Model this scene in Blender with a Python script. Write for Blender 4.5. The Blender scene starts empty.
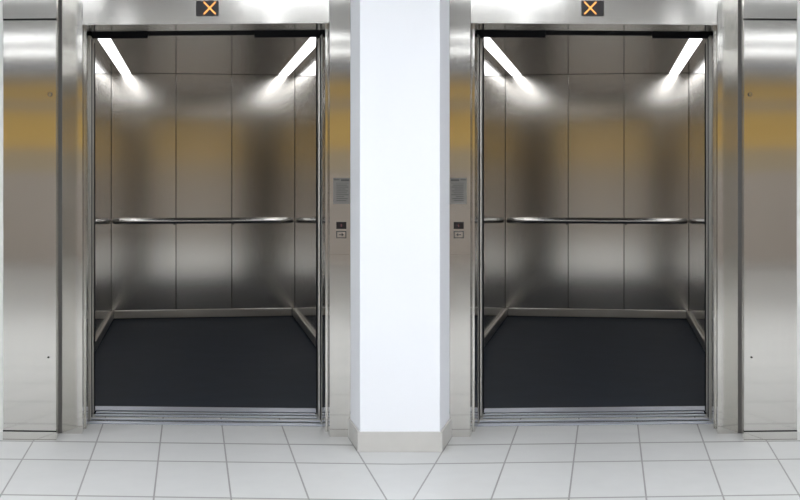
import bpy, bmesh, math
from mathutils import Vector

# ------------------------------------------------------------------ layout
# Two mirrored lift wings meet at a white pier (X = 0).  Each wing has its own
# plan axes: u runs along the facade, v runs into the lift.  The lifts splay
# outwards a little (SPLAY) and the facades fold slightly towards the pier.
EYE = 1.31            # camera height
DEEP = 1.2            # depth unit of the place, in metres
CAMY = 5.605 * DEEP   # camera distance from the facade
SPLAY = 0.19 / DEEP
FOLD = -0.05          # facade yaw (in depth units)
BACKYAW = SPLAY / (1 + SPLAY * SPLAY) / DEEP       # lift back wall stands square to the lift's own axis
C = bpy.context.scene.collection


def P(u, v, z, side, yaw=FOLD):
    y = (v + yaw * u) * DEEP
    x = u - (y + CAMY) * SPLAY
    return Vector((x if side < 0 else -x, y, z))


# ------------------------------------------------------------------ materials
def nodes(name):
    m = bpy.data.materials.new(name)
    m.use_nodes = True
    nt = m.node_tree
    b = nt.nodes['Principled BSDF']
    return m, nt, b


def N(nt, t, **kw):
    n = nt.nodes.new(t)
    for k, v in kw.items():
        setattr(n, k, v)
    return n


def steel(name, col, rough, aniso, vertical=True, streak=0.06, wave=0.02, wscale=3.0):
    """brushed stainless steel; the grain runs along V (vertical) or U."""
    m, nt, b = nodes(name)
    L = nt.links
    b.inputs['Metallic'].default_value = 1.0
    b.inputs['Anisotropic'].default_value = aniso
    b.inputs['Anisotropic Rotation'].default_value = 0.0 if vertical else 0.25
    tg = N(nt, 'ShaderNodeTangent', direction_type='UV_MAP', uv_map='UVMap')
    L.new(tg.outputs[0], b.inputs['Tangent'])
    uv = N(nt, 'ShaderNodeUVMap', uv_map='UVMap')
    mp = N(nt, 'ShaderNodeMapping')
    mp.inputs['Scale'].default_value = (260, 1.2, 1) if vertical else (1.2, 260, 1)
    L.new(uv.outputs[0], mp.inputs[0])
    ns = N(nt, 'ShaderNodeTexNoise')
    ns.inputs['Scale'].default_value = 1.0
    ns.inputs['Detail'].default_value = 3.0
    L.new(mp.outputs[0], ns.inputs['Vector'])
    mr = N(nt, 'ShaderNodeMapRange')
    mr.inputs['From Min'].default_value = 0.25
    mr.inputs['From Max'].default_value = 0.75
    mr.inputs['To Min'].default_value = 1 - streak
    mr.inputs['To Max'].default_value = 1 + streak
    L.new(ns.outputs[0], mr.inputs[0])
    mx = N(nt, 'ShaderNodeMix', data_type='RGBA', blend_type='MULTIPLY')
    mx.inputs[0].default_value = 1.0
    mx.inputs[6].default_value = (*col, 1)
    L.new(mr.outputs[0], mx.inputs[7])
    L.new(mx.outputs[2], b.inputs['Base Color'])
    b.inputs['Roughness'].default_value = rough
    # slight oil-canning of the sheet
    n2 = N(nt, 'ShaderNodeTexNoise')
    n2.inputs['Scale'].default_value = wscale
    n2.inputs['Detail'].default_value = 0.5
    L.new(uv.outputs[0], n2.inputs['Vector'])
    bp = N(nt, 'ShaderNodeBump')
    bp.inputs['Strength'].default_value = 1.0
    bp.inputs['Distance'].default_value = wave
    L.new(n2.outputs[0], bp.inputs['Height'])
    L.new(bp.outputs[0], b.inputs['Normal'])
    return m


def plain(name, col, rough=0.5, metal=0.0, noise=0.0, nscale=8.0, spec=0.5, bump=0.0):
    m, nt, b = nodes(name)
    b.inputs['Roughness'].default_value = rough
    b.inputs['Metallic'].default_value = metal
    b.inputs['Specular IOR Level'].default_value = spec
    tc = N(nt, 'ShaderNodeTexCoord')
    ns = N(nt, 'ShaderNodeTexNoise')
    ns.inputs['Scale'].default_value = nscale
    ns.inputs['Detail'].default_value = 5
    nt.links.new(tc.outputs['Object'], ns.inputs['Vector'])
    mr = N(nt, 'ShaderNodeMapRange')
    mr.inputs['To Min'].default_value = 1 - noise
    mr.inputs['To Max'].default_value = 1 + noise
    nt.links.new(ns.outputs[0], mr.inputs[0])
    mx = N(nt, 'ShaderNodeMix', data_type='RGBA', blend_type='MULTIPLY')
    mx.inputs[0].default_value = 1.0
    mx.inputs[6].default_value = (*col, 1)
    nt.links.new(mr.outputs[0], mx.inputs[7])
    nt.links.new(mx.outputs[2], b.inputs['Base Color'])
    if bump:
        bp = N(nt, 'ShaderNodeBump')
        bp.inputs['Distance'].default_value = bump
        nt.links.new(ns.outputs[0], bp.inputs['Height'])
        nt.links.new(bp.outputs[0], b.inputs['Normal'])
    return m


def glow(name, col, strength):
    m, nt, b = nodes(name)
    b.inputs['Base Color'].default_value = (*col, 1)
    b.inputs['Emission Color'].default_value = (*col, 1)
    b.inputs['Emission Strength'].default_value = strength
    return m


def tiles():
    """pale floor tiles; the joints follow each wing's own axes and mitre at X = 0."""
    m, nt, b = nodes('floor_tile')
    L = nt.links
    tc = N(nt, 'ShaderNodeTexCoord')
    sp = N(nt, 'ShaderNodeSeparateXYZ')
    L.new(tc.outputs['Object'], sp.inputs[0])

    def M(op, a, bb=None, cc=None):
        n = N(nt, 'ShaderNodeMath', operation=op)
        for i, q in enumerate((a, bb, cc)):
            if q is None:
                continue
            if isinstance(q, (int, float)):
                n.inputs[i].default_value = q
            else:
                L.new(q, n.inputs[i])
        return n.outputs[0]
    ax = M('ABSOLUTE', sp.outputs[0])
    dep = M('ADD', M('DIVIDE', sp.outputs[1], DEEP), CAMY / DEEP)
    u = M('SUBTRACT', M('MULTIPLY', dep, SPLAY * DEEP), ax)
    v = M('SUBTRACT', dep, M('MULTIPLY', u, FOLD))
    # joints across (u)
    tu = M('DIVIDE', M('ADD', u, 0.1526), 0.3167)
    fu = M('ABSOLUTE', M('SUBTRACT', tu, M('ROUND', tu)))
    lu = M('LESS_THAN', fu, 0.0115)
    # joints along (v): regular rows, with one cut row against the lifts
    tv = M('DIVIDE', M('SUBTRACT', v, 5.085), 0.572)
    fv = M('ABSOLUTE', M('SUBTRACT', tv, M('ROUND', tv)))
    lv = M('MULTIPLY', M('LESS_THAN', fv, 0.0140), M('LESS_THAN', v, 5.3))
    cut = M('LESS_THAN', M('ABSOLUTE', M('SUBTRACT', v, 5.437)), 0.0100)
    g = M('MAXIMUM', M('MAXIMUM', lu, lv), cut)
    # per-tile tone
    cb = N(nt, 'ShaderNodeCombineXYZ')
    L.new(M('ADD', M('FLOOR', tu), M('MULTIPLY', M('SIGN', sp.outputs[0]), 31.0)), cb.inputs[0])
    L.new(M('FLOOR', tv), cb.inputs[1])
    wn = N(nt, 'ShaderNodeTexWhiteNoise')
    L.new(cb.outputs[0], wn.inputs[0])
    ns = N(nt, 'ShaderNodeTexNoise')
    ns.inputs['Scale'].default_value = 9
    ns.inputs['Detail'].default_value = 6
    L.new(tc.outputs['Object'], ns.inputs['Vector'])
    tone = M('ADD', M('MULTIPLY', wn.outputs[0], 0.05), M('MULTIPLY', ns.outputs[0], 0.10))
    val = M('ADD', tone, 0.90)
    mx = N(nt, 'ShaderNodeMix', data_type='RGBA', blend_type='MULTIPLY')
    mx.inputs[0].default_value = 1
    mx.inputs[6].default_value = (0.61, 0.61, 0.605, 1)
    L.new(val, mx.inputs[7])
    m2 = N(nt, 'ShaderNodeMix', data_type='RGBA')
    L.new(g, m2.inputs[0])
    L.new(mx.outputs[2], m2.inputs[6])
    m2.inputs[7].default_value = (0.27, 0.265, 0.26, 1)
    L.new(m2.outputs[2], b.inputs['Base Color'])
    b.inputs['Roughness'].default_value = 0.42
    b.inputs['Specular IOR Level'].default_value = 0.35
    bp = N(nt, 'ShaderNodeBump', invert=True)
    bp.inputs['Distance'].default_value = 0.002
    bp.inputs['Strength'].default_value = 0.5
    L.new(g, bp.inputs['Height'])
    L.new(bp.outputs[0], b.inputs['Normal'])
    return m


def wood():
    m, nt, b = nodes('amber_wood')
    L = nt.links
    tc = N(nt, 'ShaderNodeTexCoord')
    mp = N(nt, 'ShaderNodeMapping')
    mp.inputs['Scale'].default_value = (0.7, 0.7, 14)
    L.new(tc.outputs['Object'], mp.inputs[0])
    ns = N(nt, 'ShaderNodeTexNoise')
    ns.inputs['Scale'].default_value = 1.6
    ns.inputs['Detail'].default_value = 5
    L.new(mp.outputs[0], ns.inputs['Vector'])
    cr = N(nt, 'ShaderNodeValToRGB')
    cr.color_ramp.elements[0].position = 0.3
    cr.color_ramp.elements[0].color = (0.74, 0.45, 0.11, 1)
    cr.color_ramp.elements[1].position = 0.7
    cr.color_ramp.elements[1].color = (0.94, 0.63, 0.19, 1)
    L.new(ns.outputs[0], cr.inputs[0])
    L.new(cr.outputs[0], b.inputs['Base Color'])
    b.inputs['Roughness'].default_value = 0.5
    return m


MAT = {
    'panel': steel('brushed_steel_panel', (0.68, 0.665, 0.635), 0.10, 0.93, True, 0.012, 0.0004, 2.0),
    'jamb': steel('brushed_steel_jamb', (0.68, 0.665, 0.635), 0.10, 0.93, True, 0.012, 0.0003, 2.0),
    'lintel': steel('brushed_steel_lintel', (0.56, 0.545, 0.52), 0.10, 0.75, False, 0.012, 0.0003, 2.0),
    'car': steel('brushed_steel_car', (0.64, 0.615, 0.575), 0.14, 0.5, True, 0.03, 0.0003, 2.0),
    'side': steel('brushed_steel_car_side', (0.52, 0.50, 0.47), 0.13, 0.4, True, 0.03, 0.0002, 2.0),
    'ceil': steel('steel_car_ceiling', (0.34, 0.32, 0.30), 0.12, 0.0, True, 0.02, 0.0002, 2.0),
    'rail': steel('polished_steel_rail', (0.66, 0.65, 0.63), 0.22, 0.0, True, 0.0, 0.0, 1.0),
    'kick': steel('brushed_steel_kick', (0.55, 0.54, 0.52), 0.30, 0.5, False, 0.03, 0.0003, 3.0),
    'leaf': steel('brushed_steel_leaf', (0.60, 0.585, 0.55), 0.36, 0.0, True, 0.0, 0.0, 1.0),
    'alu': plain('extruded_aluminium', (0.70, 0.74, 0.86), 0.34, 0.72, 0.04, 30.0, 0.5),
    'dark': plain('dark_gap', (0.012, 0.012, 0.013), 0.8, 0, 0, 8, 0.08),
    'gap_shade': plain('grey_gap_shade', (0.15, 0.145, 0.14), 0.5, 0, 0, 8, 0.3),
    'track': plain('black_track_groove_shade', (0.014, 0.014, 0.016), 0.7, 0, 0, 8, 0.08),
    'mat': plain('dark_rubber_floor', (0.0150, 0.0235, 0.0400), 0.6, 0, 0.3, 4.0, 0.16, 0.0008),
    'white': plain('white_paint', (0.90, 0.915, 0.96), 0.6, 0, 0.01, 3.0, 0.3),
    'wall': plain('off_white_wall', (0.80, 0.80, 0.79), 0.7, 0, 0.02, 3.0, 0.3),
    'base': plain('beige_stone_skirting', (0.57, 0.555, 0.53), 0.45, 0, 0.05, 14.0, 0.4),
    'concrete': plain('dark_shaft_concrete', (0.10, 0.10, 0.10), 0.9, 0, 0.1, 4.0, 0.2),
    'taupe': plain('taupe_panelling', (0.56, 0.49, 0.435), 0.5, 0, 0.06, 2.0, 0.3),
    'tan': plain('tan_panelling', (0.58, 0.47, 0.32), 0.5, 0, 0.06, 2.0, 0.3),
    'ceiling': plain('white_ceiling', (0.50, 0.50, 0.50), 0.8, 0, 0.02, 2.0, 0.2),
    'screen': plain('black_display_glass', (0.014, 0.010, 0.012), 0.18),
    'notice': plain('grey_notice_plate', (0.17, 0.16, 0.145), 0.5, 0.0, 0.06, 60.0),
    'ink': plain('notice_ink', (0.06, 0.058, 0.055), 0.6),
    'button': plain('button_steel', (0.46, 0.44, 0.41), 0.35, 0.6),
    'tile': tiles(),
    'wood': wood(),
    'orange': glow('orange_led', (1.0, 0.40, 0.10), 0.75),
    'dim': glow('dim_red_led', (0.12, 0.04, 0.04), 0.03),
    'strip': glow('car_light_diffuser', (0.97, 0.98, 1.0), 5.0),
    'lamp': glow('added_lamp_diffuser', (0.93, 0.965, 1.0), 18.2),
    'lamp_far': glow('far_lamp_diffuser', (0.93, 0.965, 1.0), 8.5),
}


# ------------------------------------------------------------------ mesh builder
class MB:
    def __init__(self):
        self.bm = bmesh.new()

    def prism(self, plan, z0, z1, mi=0):
        """closed solid from a plan outline (world xy Vectors or tuples)."""
        a = [self.bm.verts.new((p[0], p[1], z0)) for p in plan]
        t = [self.bm.verts.new((p[0], p[1], z1)) for p in plan]
        fs = [self.bm.faces.new(a[::-1]), self.bm.faces.new(t)]
        n = len(plan)
        for i in range(n):
            j = (i + 1) % n
            fs.append(self.bm.faces.new((a[i], a[j], t[j], t[i])))
        for f in fs:
            f.material_index = mi
        return self

    def box(self, x0, x1, y0, y1, z0, z1, mi=0):
        return self.prism([(x0, y0), (x1, y0), (x1, y1), (x0, y1)], z0, z1, mi)

    def wbox(self, u0, u1, v0, v1, z0, z1, side, yaw=FOLD, mi=0):
        return self.prism([P(u0, v0, 0, side, yaw), P(u1, v0, 0, side, yaw),
                           P(u1, v1, 0, side, yaw), P(u0, v1, 0, side, yaw)], z0, z1, mi)

    def slab(self, pts, thick, mi=0):
        """convex outline in space, thickened along thick (Vector)."""
        a = [self.bm.verts.new(p) for p in pts]
        t = [self.bm.verts.new(p + thick) for p in pts]
        fs = [self.bm.faces.new(a[::-1]), self.bm.faces.new(t)]
        n = len(pts)
        for i in range(n):
            j = (i + 1) % n
            fs.append(self.bm.faces.new((a[i], a[j], t[j], t[i])))
        for f in fs:
            f.material_index = mi
        return self

    def tube(self, path, r, seg=14, mi=0):
        rings = []
        for i, p in enumerate(path):
            d = (path[min(i + 1, len(path) - 1)] - path[max(i - 1, 0)]).normalized()
            s = d.cross(Vector((0, 0, 1)))
            s = s.normalized() if s.length > 1e-4 else Vector((1, 0, 0))
            w = s.cross(d).normalized()
            rings.append([self.bm.verts.new(p + r * (math.cos(2 * math.pi * k / seg) * s +
                                                     math.sin(2 * math.pi * k / seg) * w)) for k in range(seg)])
        fs = []
        for a, b in zip(rings, rings[1:]):
            for k in range(seg):
                f = self.bm.faces.new((a[k], a[(k + 1) % seg], b[(k + 1) % seg], b[k]))
                f.smooth = True
                fs.append(f)
        fs.append(self.bm.faces.new(rings[0][::-1]))
        fs.append(self.bm.faces.new(rings[-1]))
        for f in fs:
            f.material_index = mi
        return self

    def build(self, name, mats, parent=None, bevel=0.0, root=None):
        bm = self.bm
        bmesh.ops.recalc_face_normals(bm, faces=bm.faces[:])
        uv = bm.loops.layers.uv.new('UVMap')
        for f in bm.faces:
            n = f.normal
            if abs(n.z) < 0.7:
                t = Vector((-n.y, n.x, 0)).normalized()
                for l in f.loops:
                    l[uv].uv = (l.vert.co.dot(t), l.vert.co.z)
            else:
                for l in f.loops:
                    l[uv].uv = (l.vert.co.x, l.vert.co.y)
        # origin: own base centre when top-level, else the thing's base
        if root is not None:
            org = root
        elif parent is not None:
            org = world_loc(parent)
        else:
            xs = [v.co for v in bm.verts]
            org = Vector((sum(c.x for c in xs) / len(xs), sum(c.y for c in xs) / len(xs), min(c.z for c in xs)))
        for v in bm.verts:
            v.co -= org
        me = bpy.data.meshes.new(name)
        bm.to_mesh(me)
        bm.free()
        for mm in (mats if isinstance(mats, (list, tuple)) else [mats]):
            me.materials.append(MAT[mm])
        o = bpy.data.objects.new(name, me)
        C.objects.link(o)
        if parent is not None:
            o.parent = parent
        else:
            o.location = org
        if bevel:
            b = o.modifiers.new('bevel', 'BEVEL')
            b.width = bevel
            b.segments = 2
            b.limit_method = 'ANGLE'
        return o


def world_loc(o):
    return WORLD[o.name] if o.name in WORLD else (o.location.copy() + (world_loc(o.parent) if o.parent else Vector()))


WORLD = {}


def thing(name, label, cat, loc, group=None):
    o = bpy.data.objects.new(name, None)
    C.objects.link(o)
    o.empty_display_size = 0.1
    o.location = loc
    WORLD[o.name] = Vector(loc)
    tag(o, label, cat, group)
    return o


def tag(o, label, cat, group=None):
    o['label'] = label
    o['category'] = cat
    o['kind'] = 'thing'
    if group:
        o['group'] = group
    return o


def struct(o):
    o['kind'] = 'structure'
    return o


Z0 = Vector((0, 0, 0))
LZ = 3.05        # lobby ceiling
LB = -10.9 * DEEP       # lobby back wall
LX = 9.6

# ------------------------------------------------------------------ setting
f = MB().prism([(-LX, LB), (LX, LB), (LX, 0.6),
                *[(x, 0.6) for x in ()], (-LX, 0.6)], -0.12, -0.0005).build('floor', 'tile', root=Z0)
struct(f)

# ceiling with recessed linear lamps (its parts); the rows nearest the lifts are added
ceil = struct(MB().box(-LX, LX, LB, 0.6, LZ, LZ + 0.1).build('ceiling', 'ceiling', root=Z0))


def lamp(x, y, lx, ly, mm):
    fr = MB()
    fr.box(x - lx / 2 - .03, x + lx / 2 + .03, y - ly / 2 - .03, y + ly / 2 + .03, LZ - 0.012, LZ - 0.0005)
    fo = fr.build('lamp_frame', 'ceiling', ceil, root=Z0)
    MB().box(x - lx / 2, x + lx / 2, y - ly / 2, y + ly / 2, LZ - 0.018, LZ - 0.0125).build('lamp_diffuser', mm, fo, root=Z0)


for x in (-6.6, -4.2, -1.4, 1.4, 4.2, 6.6):
    lamp(x, -1.9 * DEEP, 1.5, 0.36, 'lamp')  # added unseen row, brightens the pier and floor
    lamp(x, -3.4 * DEEP, 1.5, 0.36, 'lamp')  # added unseen row, more light on pier and floor
    lamp(x, -4.5 * DEEP, 1.5, 0.22, 'lamp')  # added unseen row, clear of the steel's reflections, to brighten the far lobby
for x in (-3.95, -2.25, 2.25, 3.95):
    lamp(x, -6.3 * DEEP, 0.16, 0.5, 'lamp_far')
for x in (-8.2, -6.3, -4.4, -2.5, 2.5, 4.4, 6.3, 8.2):
    lamp(x, -7.8 * DEEP, 1.7, 0.22, 'lamp_far')
    lamp(x, -9.3 * DEEP, 1.7, 0.22, 'lamp_far')

for k, (z0, z1, d, mm) in enumerate(((0, 1.40, .03, 'taupe'), (1.40, 1.76, .034, 'tan'), (1.76, 2.32, .05, 'wood'),
                                     (2.32, 2.50, .04, 'tan'), (2.50, 2.74, .045, 'wood'), (2.74, 2.90, .04, 'tan'))):
    struct(MB().box(-LX, LX, LB, LB + d, z0, z1).build('trim_%d' % (k + 1), mm, root=Z0))
struct(MB().box(-LX - 0.15, -LX, LB, 0.6, 0, LZ).build('wall_left', 'wall', root=Z0))
struct(MB().box(LX, LX + 0.15, LB, 0.6, 0, LZ).build('wall_right', 'wall', root=Z0))

# front wall behind the steel cladding, in one piece per wing
for side, nm in ((-1, 'wall_front_left'), (1, 'wall_front_right')):
    struct(MB().wbox(-6.2, -0.664, 0.02, 0.25, 0, LZ, side).build(nm, 'wall', root=Z0))
    struct(MB().wbox(-0.6635, 0.806, 0.02, 0.25, 2.4205, LZ, side).build(nm.replace('front', 'top'), 'wall', root=Z0))

# white pier between the two lifts and its stone skirting
py_f, py_b = -0.336 * DEEP, -0.045 * DEEP
pier = [(-0.192, py_f), (0.192, py_f), (0.2505, py_b), (0.2505, 0.20), (-0.2505, 0.20), (-0.2505, py_b)]
struct(MB().prism(pier, 0, LZ).build('wall_center', 'white', bevel=0.003, root=Z0))
sk = MB()
sk.prism([(-0.203, py_f - 0.011), (0.203, py_f - 0.011), (0.203, py_f - 0.0005), (-0.203, py_f - 0.0005)], 0, 0.096)
for s in (-1, 1):
    sk.prism([(s * 0.1925, py_f), (s * 0.203, py_f), (s * 0.261, py_b - 0.003), (s * 0.251, py_b - 0.003)], 0, 0.096)
struct(sk.build('baseboard_center', 'base', bevel=0.0015, root=Z0))

# lift shafts
for side, nm in ((-1, 'wall_shaft_left'), (1, 'wall_shaft_right')):
    s = MB()
    s.wbox(-1.02, -0.90, 0.26, 5.3, -0.4, 2.75, side, 0.0)
    s.wbox(1.14, 1.26, 0.26, 5.3, -0.4, 2.75, side, 0.0)
    s.wbox(-1.02, 1.26, 5.3, 5.42, -0.4, 2.75, side, 0.0)
    s.wbox(-1.02, 1.26, 0.26, 5.42, 2.75, 2.85, side, 0.0)
    s.wbox(-1.02, 1.26, 0.70, 5.42, -0.50, -0.4, side, 0.0)
    struct(s.build(nm, 'concrete', root=Z0))


# ------------------------------------------------------------------ one lift wing
def wing(side):
    W = 'left' if side < 0 else 'right'
    B = lambda: MB()

    # ---- portal (door surround)
    fr = thing('door_surround', f'brushed steel door surround of the {W} lift, beside the white pier',
               'door frame', P(0.07, 0, 0, side), 'lift door surrounds')
    # outer jamb with a rebate
    pl = [(-.661, 0), (-.556, 0), (-.556, .11), (-.546, .11), (-.546, .25), (-.661, .25)]
    B().prism([P(u, v, 0, side) for u, v in pl], 0, 2.42).build('jamb', 'jamb', fr, bevel=0.0015)
    # inner jamb: lower and upper cover plates
    pr = [(.702, 0), (.8055, 0), (.8055, .25), (.694, .25), (.694, .11), (.702, .11)]
    j = B().prism([P(u, v, 0, side) for u, v in pr], 0, 0.9228).build('jamb', 'jamb', fr)
    B().prism([P(u, v, 0, side) for u, v in pr], 0.9234, 2.42).build('jamb', 'jamb', fr)
    B().wbox(-.5555, .7015, 0.002, .25, 2.094, 2.42, side).build('lintel', 'lintel', fr, bevel=0.0015)
    # thin removable cover behind the indicator
    B().wbox(-.095, .252, 0.0005, 0.0018, 2.131, 2.42, side).build('cover_plate', 'lintel', fr)
    # black door track above the opening with lower hanger plates at both ends
    t = B()
    t.wbox(-.64, .80, .40, .56, 2.108, 2.22, side)
    t.wbox(-.545, -.236, .385, .40, 2.073, 2.20, side)
    t.wbox(.345, .70, .385, .40, 2.073, 2.20, side)
    t.build('door_track', 'track', fr, bevel=0.002)
    B().wbox(-.64, .80, .262, .30, 2.10, 2.40, side).build('track_cover', 'track', fr)

    # ---- retracted door leaves, only their leading edges show
    def leaf(owner, u0, u1, v0, v1):
        d = B().wbox(u0, u1, v0, v1, 0.006, 2.075, side).build('door_leaf', 'leaf', owner, bevel=0.006)
        e = u1 if u1 < 0 else u0
        s = 1 if u1 < 0 else -1
        B().wbox(e + s * 0.0005, e + s * 0.003, v0 + .03, v1 - .03, 0.02, 2.06, side).build('edge_seal', 'track', d)
    leaf(fr, -.66, -.537, .268, .352)
    leaf(fr, .693, .80, .268, .352)

    # ---- landing threshold with grooves, their shade painted by the black base
    sl = thing('door_sill', f'grooved aluminium threshold at the foot of the {W} lift doorway, next to floor tiles',
               'threshold', P(0.07, .22, -0.0, side), 'lift door thresholds')
    B().wbox(-.545, .693, .228, .366, -0.03, -0.0005, side).build('sill_base', 'track', sl)
    for a, b in ((.232, .286), (.322, .358)):
        B().wbox(-.545, .693, a, b, -0.0003, 0.004, side).build('sill_ridge', 'alu', sl)

    # ---- the car
    car = thing('elevator_car', f'open steel lift car in the {W} doorway, with dark floor and handrails',
                'elevator', P(0.12, 2.6, 0, side), 'open lift cars')
    by = 4.69
    UL, UR = -.739, .982

    def bw(u, v):                                              # on the back wall's own yaw, pivoting at u = .12
        return P(u, v - BACKYAW * 0.12, 0, side, BACKYAW)
    sy0 = .66                                                  # front of the car

    def backv(u):                                              # depth of the back wall at u on zero yaw
        return by + BACKYAW * (u - .12)
    # floor mat: trapezoid from car sill to back wall
    B().prism([P(UL, .672, 0, side), P(UR, .672, 0, side), P(UR, backv(UR), 0, side, 0), P(UL, backv(UL), 0, side, 0)],
              -0.04, 0.0).build('floor_mat', 'mat', car)
    cs = B().wbox(-.530, .688, .41, .670, -0.03, -0.0005, side).build('car_sill', 'track', car)  # black base paints the groove shade between the ridges
    for a, b in ((.420, .458), (.492, .528), (.564, .669)):
        B().wbox(-.555 if a > .54 else -.530, .704 if a > .54 else .688, a, b, -0.0003, 0.004, side).build('sill_ridge', 'alu', cs)
    leaf(car, -.66, -.537, .43, .53)
    leaf(car, .693, .80, .43, .53)
    # back wall: three tall sheets
    for a, b in ((UL, -.140), (-.140, .3836), (.3836, UR)):
        B().prism([bw(a + .002, by), bw(b - .002, by), bw(b - .002, by + .03), bw(a + .002, by + .03)],
                  0.0, 2.283).build('back_panel', 'car', car, bevel=0.0015)
    B().prism([bw(UL - .05, by + .031), bw(UR + .05, by + .031), bw(UR + .05, by + .05), bw(UL - .05, by + .05)],
              0.0, 2.33).build('back_shell', 'dark', car)
    # side walls: sheets along the depth
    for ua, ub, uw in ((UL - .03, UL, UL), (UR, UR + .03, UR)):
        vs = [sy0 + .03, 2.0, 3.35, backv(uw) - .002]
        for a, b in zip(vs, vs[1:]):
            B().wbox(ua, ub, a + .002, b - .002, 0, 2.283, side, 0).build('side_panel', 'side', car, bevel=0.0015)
        q = (ua - .015, ua - .001) if uw < 0 else (ub + .001, ub + .015)
        B().wbox(q[0], q[1], sy0, backv(uw), 0, 2.33, side, 0).build('side_shell', 'dark', car)
    # front returns and header
    B().wbox(UL, -.556, .61, .66, 0.0, 2.283, side).build('front_return', 'car', car, bevel=0.002)
    B().wbox(.706, UR, .61, .66, 0.0, 2.283, side).build('front_return', 'car', car, bevel=0.002)
    B().wbox(-.556, .706, .61, .66, 2.13, 2.283, side).build('car_header', 'car', car, bevel=0.002)
    # ceiling
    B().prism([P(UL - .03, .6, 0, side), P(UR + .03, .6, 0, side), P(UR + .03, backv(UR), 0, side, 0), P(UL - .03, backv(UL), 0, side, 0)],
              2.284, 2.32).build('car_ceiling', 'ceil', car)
    # two light strips along the side walls
    for a, b in ((-.645, -.560), (.825, .912)):
        e = backv((a + b) / 2) - .06
        st = B().wbox(a - .012, b + .012, .9, e, 2.277, 2.2838, side, 0).build('light_strip', 'ceil', car)
        B().wbox(a, b, .912, e - .012, 2.272, 2.2768, side, 0).build('light_diffuser', 'strip', st)
    # kick rails
    B().prism([bw(UL + .026, by - .025), bw(UR - .026, by - .025), bw(UR - .026, by - .001), bw(UL + .026, by - .001)],
              0.012, 0.082).build('kick_rail', 'kick', car, bevel=0.003)
    for u0, u1, uw in ((UL + .001, UL + .025, UL), (UR - .025, UR - .001, UR)):
        B().wbox(u0, u1, .75, backv(uw) - .03, 0.012, 0.082, side, 0).build('kick_rail', 'kick', car, bevel=0.003)

    # handrails: bar with rounded returns to the wall, on short brackets
    def rail(pt, a, b, off, nbr):
        z = 0.911
        path = []
        r = 0.05
        for k in range(7):
            an = math.pi / 2 * k / 6
            path.append((a + r * (1 - math.cos(an)), off * math.sin(an)))
        for k in range(1, 12):
            path.append((a + r + (b - a - 2 * r) * k / 12, off))
        for k in range(7):
            an = math.pi / 2 * (1 - k / 6)
            path.append((b - r * (1 - math.cos(an)), off * math.sin(an)))
        mb = B()
        mb.tube([pt(s_, o_, z) for s_, o_ in path], 0.025)
        ro = mb.build('handrail', 'rail', car)
        for k in range(nbr):
            s_ = a + (b - a) * (k + 1) / (nbr + 1)
            m2 = B()
            m2.tube([pt(s_, 0.001, z - .03), pt(s_, off * .8, z - .03), pt(s_, off, z - 0.012)], 0.009, 10)
            m2.build('rail_bracket', 'rail', ro)

    def on_back(s_, o_, z):
        p = bw(s_, by - o_)
        return Vector((p.x, p.y, z))
    rail(on_back, -.706, .946, .085, 2)

    # ---- floor indicator above the doorway
    ind = thing('floor_indicator', f'small black display with a lit orange cross above the {W} lift doorway',
                'display', P(.081, 0, 2.135, side), 'lift floor indicators')
    zc0, zc1 = 2.1345, 2.2125
    B().wbox(.0255, .1385, -.006, 0.0, zc0, zc1, side).build('display_housing', 'screen', ind, bevel=0.001)
    cu, cz, hx, hz = .0950, 2.1745, .030, .031
    fwd = P(0, -.0015, 0, side) - P(0, 0, 0, side)
    x = B()
    for sg in (-1, 1):
        dx, dz = hx, hz * sg
        l = math.hypot(dx, dz)
        nx, nz = -dz / l * .0038, dx / l * .0038
        pts = [P(cu + a * dx + b * nx, -.0065, cz + a * dz + b * nz, side) for a, b in ((-1, -1), (1, -1), (1, 1), (-1, 1))]
        x.slab(pts, fwd * (1 if sg < 0 else 1.2))
    x.build('lit_cross', 'orange', ind)['label'] = 'glowing orange cross'

    # ---- call panel on the inner jamb
    cp = thing('call_panel', f'lift call panel with dark display and square arrow button, on the {W} lift frame',
               'call button', P(.759, 0, 1.005, side), 'lift call panels')
    B().wbox(.735, .785, -.004, 0, 1.052, 1.088, side).build('display_window', 'screen', cp, bevel=0.001)
    B().wbox(.757, .764, -.0045, -.004, 1.064, 1.077, side).build('lit_digit', 'dim', cp)
    bt = B()
    bt.wbox(.735, .785, -.0025, 0, 1.005, 1.042, side, mi=1)
    bt.wbox(.7395, .7805, -.0035, -.0025, 1.0095, 1.0375, side, mi=0)
    bo = bt.build('call_button', ['jamb', 'ink'], cp)
    ar = B()
    zc, uc = 1.0235, .760
    fw2 = P(0, -.001, 0, side) - P(0, 0, 0, side)
    ar.slab([P(uc - .012, -.0037, zc - .002, side), P(uc + .002, -.0037, zc - .002, side), P(uc + .002, -.0037, zc + .002, side), P(uc - .012, -.0037, zc + .002, side)], fw2)
    ar.slab([P(uc + .002, -.0037, zc - .009, side), P(uc + .013, -.0037, zc, side), P(uc + .002, -.0037, zc + .009, side)], fw2)
    ar.build('arrow_mark', 'ink', bo)

    # ---- notice plate
    nb = B()
    nb.wbox(.7195, .8035, -.0015, -.0001, 1.178, 1.311, side, mi=0)
    def line(a, b, z, h):
        nb.wbox(a, b, -.0022, -.0015, z - h / 2, z + h / 2, side, mi=1)
    line(.7225, .752, 1.301, .005)
    line(.758, .800, 1.299, .010)
    line(.734, .798, 1.284, .0018)
    for k, (a, b) in enumerate(((.736, .790), (.736, .796), (.736, .782), (.736, .794), (.736, .788), (.736, .797), (.736, .775), (.736, .792), (.736, .786))):
        line(a, b, 1.274 - k * .0098, .0032)
    n = nb.build('notice_plate', ['notice', 'ink'])
    tag(n, f'grey printed notice plate above the call button, on the {W} lift frame', 'notice', 'lift notice plates')

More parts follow.
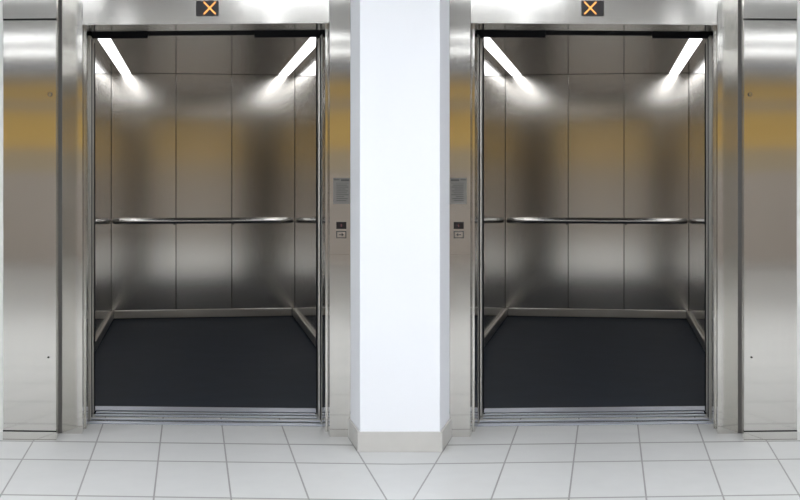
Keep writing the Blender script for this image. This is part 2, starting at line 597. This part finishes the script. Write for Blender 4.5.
    # ---- steel service cabinet at the outer edge
    cb = thing('service_cabinet', f'tall brushed steel service cabinet at the outer side of the {W} lift',
               'cabinet', P(-.80, -.08, 0, side), 'steel service cabinets')
    u0, u1, vf, vb = -.942, -.672, -.150, .018
    B().wbox(u1 + .0002, -.6615, .004, .0195, 0, 2.44, side).build('gap_shade_strip', 'gap_shade', cb)  # grey strip puts the shade of the gap beside the cabinet into colour
    B().wbox(u0, u1, vf + .012, vb, 0.0, 2.44, side).build('cabinet_body', 'panel', cb)
    B().wbox(u0, u1, vf, vf + .0115, 0.0, .042, side).build('plinth', 'panel', cb)
    for za, zb in ((.0422, .0478), (2.0982, 2.1068)):
        B().wbox(u0 + .001, u1 - .001, vf + .002, vf + .0112, za, zb, side).build('seam_shade', 'dark', cb)  # near-black strips stand in for the shade in the cabinet's seams
    dr = B().wbox(u0 + .002, u1 - .002, vf, vf + .0115, .048, 2.098, side).build('cabinet_door', 'panel', cb, bevel=0.002)
    B().wbox(u0, u1, vf, vf + .0115, 2.107, 2.44, side).build('top_panel', 'panel', cb, bevel=0.0015)
    def disc(u, z, r, d, n=20, mi=0, mb=None):
        pts = [P(u + r * math.cos(2 * math.pi * k / n), vf, z + r * math.sin(2 * math.pi * k / n), side) for k in range(n)]
        mb.slab(pts, P(0, -d, 0, side) - P(0, 0, 0, side), mi)
    lk = B()
    disc(-.704, 1.727, .010, .004, 20, 0, lk)
    disc(-.704, 1.727, .0065, .0046, 16, 1, lk)
    lk.build('door_lock', ['ink', 'panel'], dr)
    sc = B()
    disc(-.712, .415, .005, .003, 12, 0, sc)
    sc.build('door_screw', 'ink', dr)


wing(-1)
wing(1)

# ------------------------------------------------------------------ world, camera, view
w = bpy.data.worlds.new('world')
bpy.context.scene.world = w
w.use_nodes = True
w.node_tree.nodes['Background'].inputs[0].default_value = (0.8, 0.87, 1.0, 1)
w.node_tree.nodes['Background'].inputs[1].default_value = 0.3

cam = bpy.data.cameras.new('camera')
co = bpy.data.objects.new('camera', cam)
C.objects.link(co)
co.location = (0, -CAMY, EYE)
co.rotation_euler = (math.pi / 2, 0, 0)
cam.sensor_width = 36
cam.lens = 1100 * DEEP / 800 * 36
cam.shift_y = -72 / 800
cam.clip_start = 0.05
cam.clip_end = 100
sc = bpy.context.scene
sc.camera = co
sc.view_settings.view_transform = 'Standard'
sc.view_settings.look = 'None'
sc.view_settings.gamma = 1
sc.view_settings.exposure = 0.0
sc.view_settings.use_curve_mapping = False
try:
    sc.cycles.use_denoising = True
    sc.cycles.max_bounces = 14
    sc.cycles.glossy_bounces = 8
    sc.cycles.diffuse_bounces = 6
except Exception:
    pass
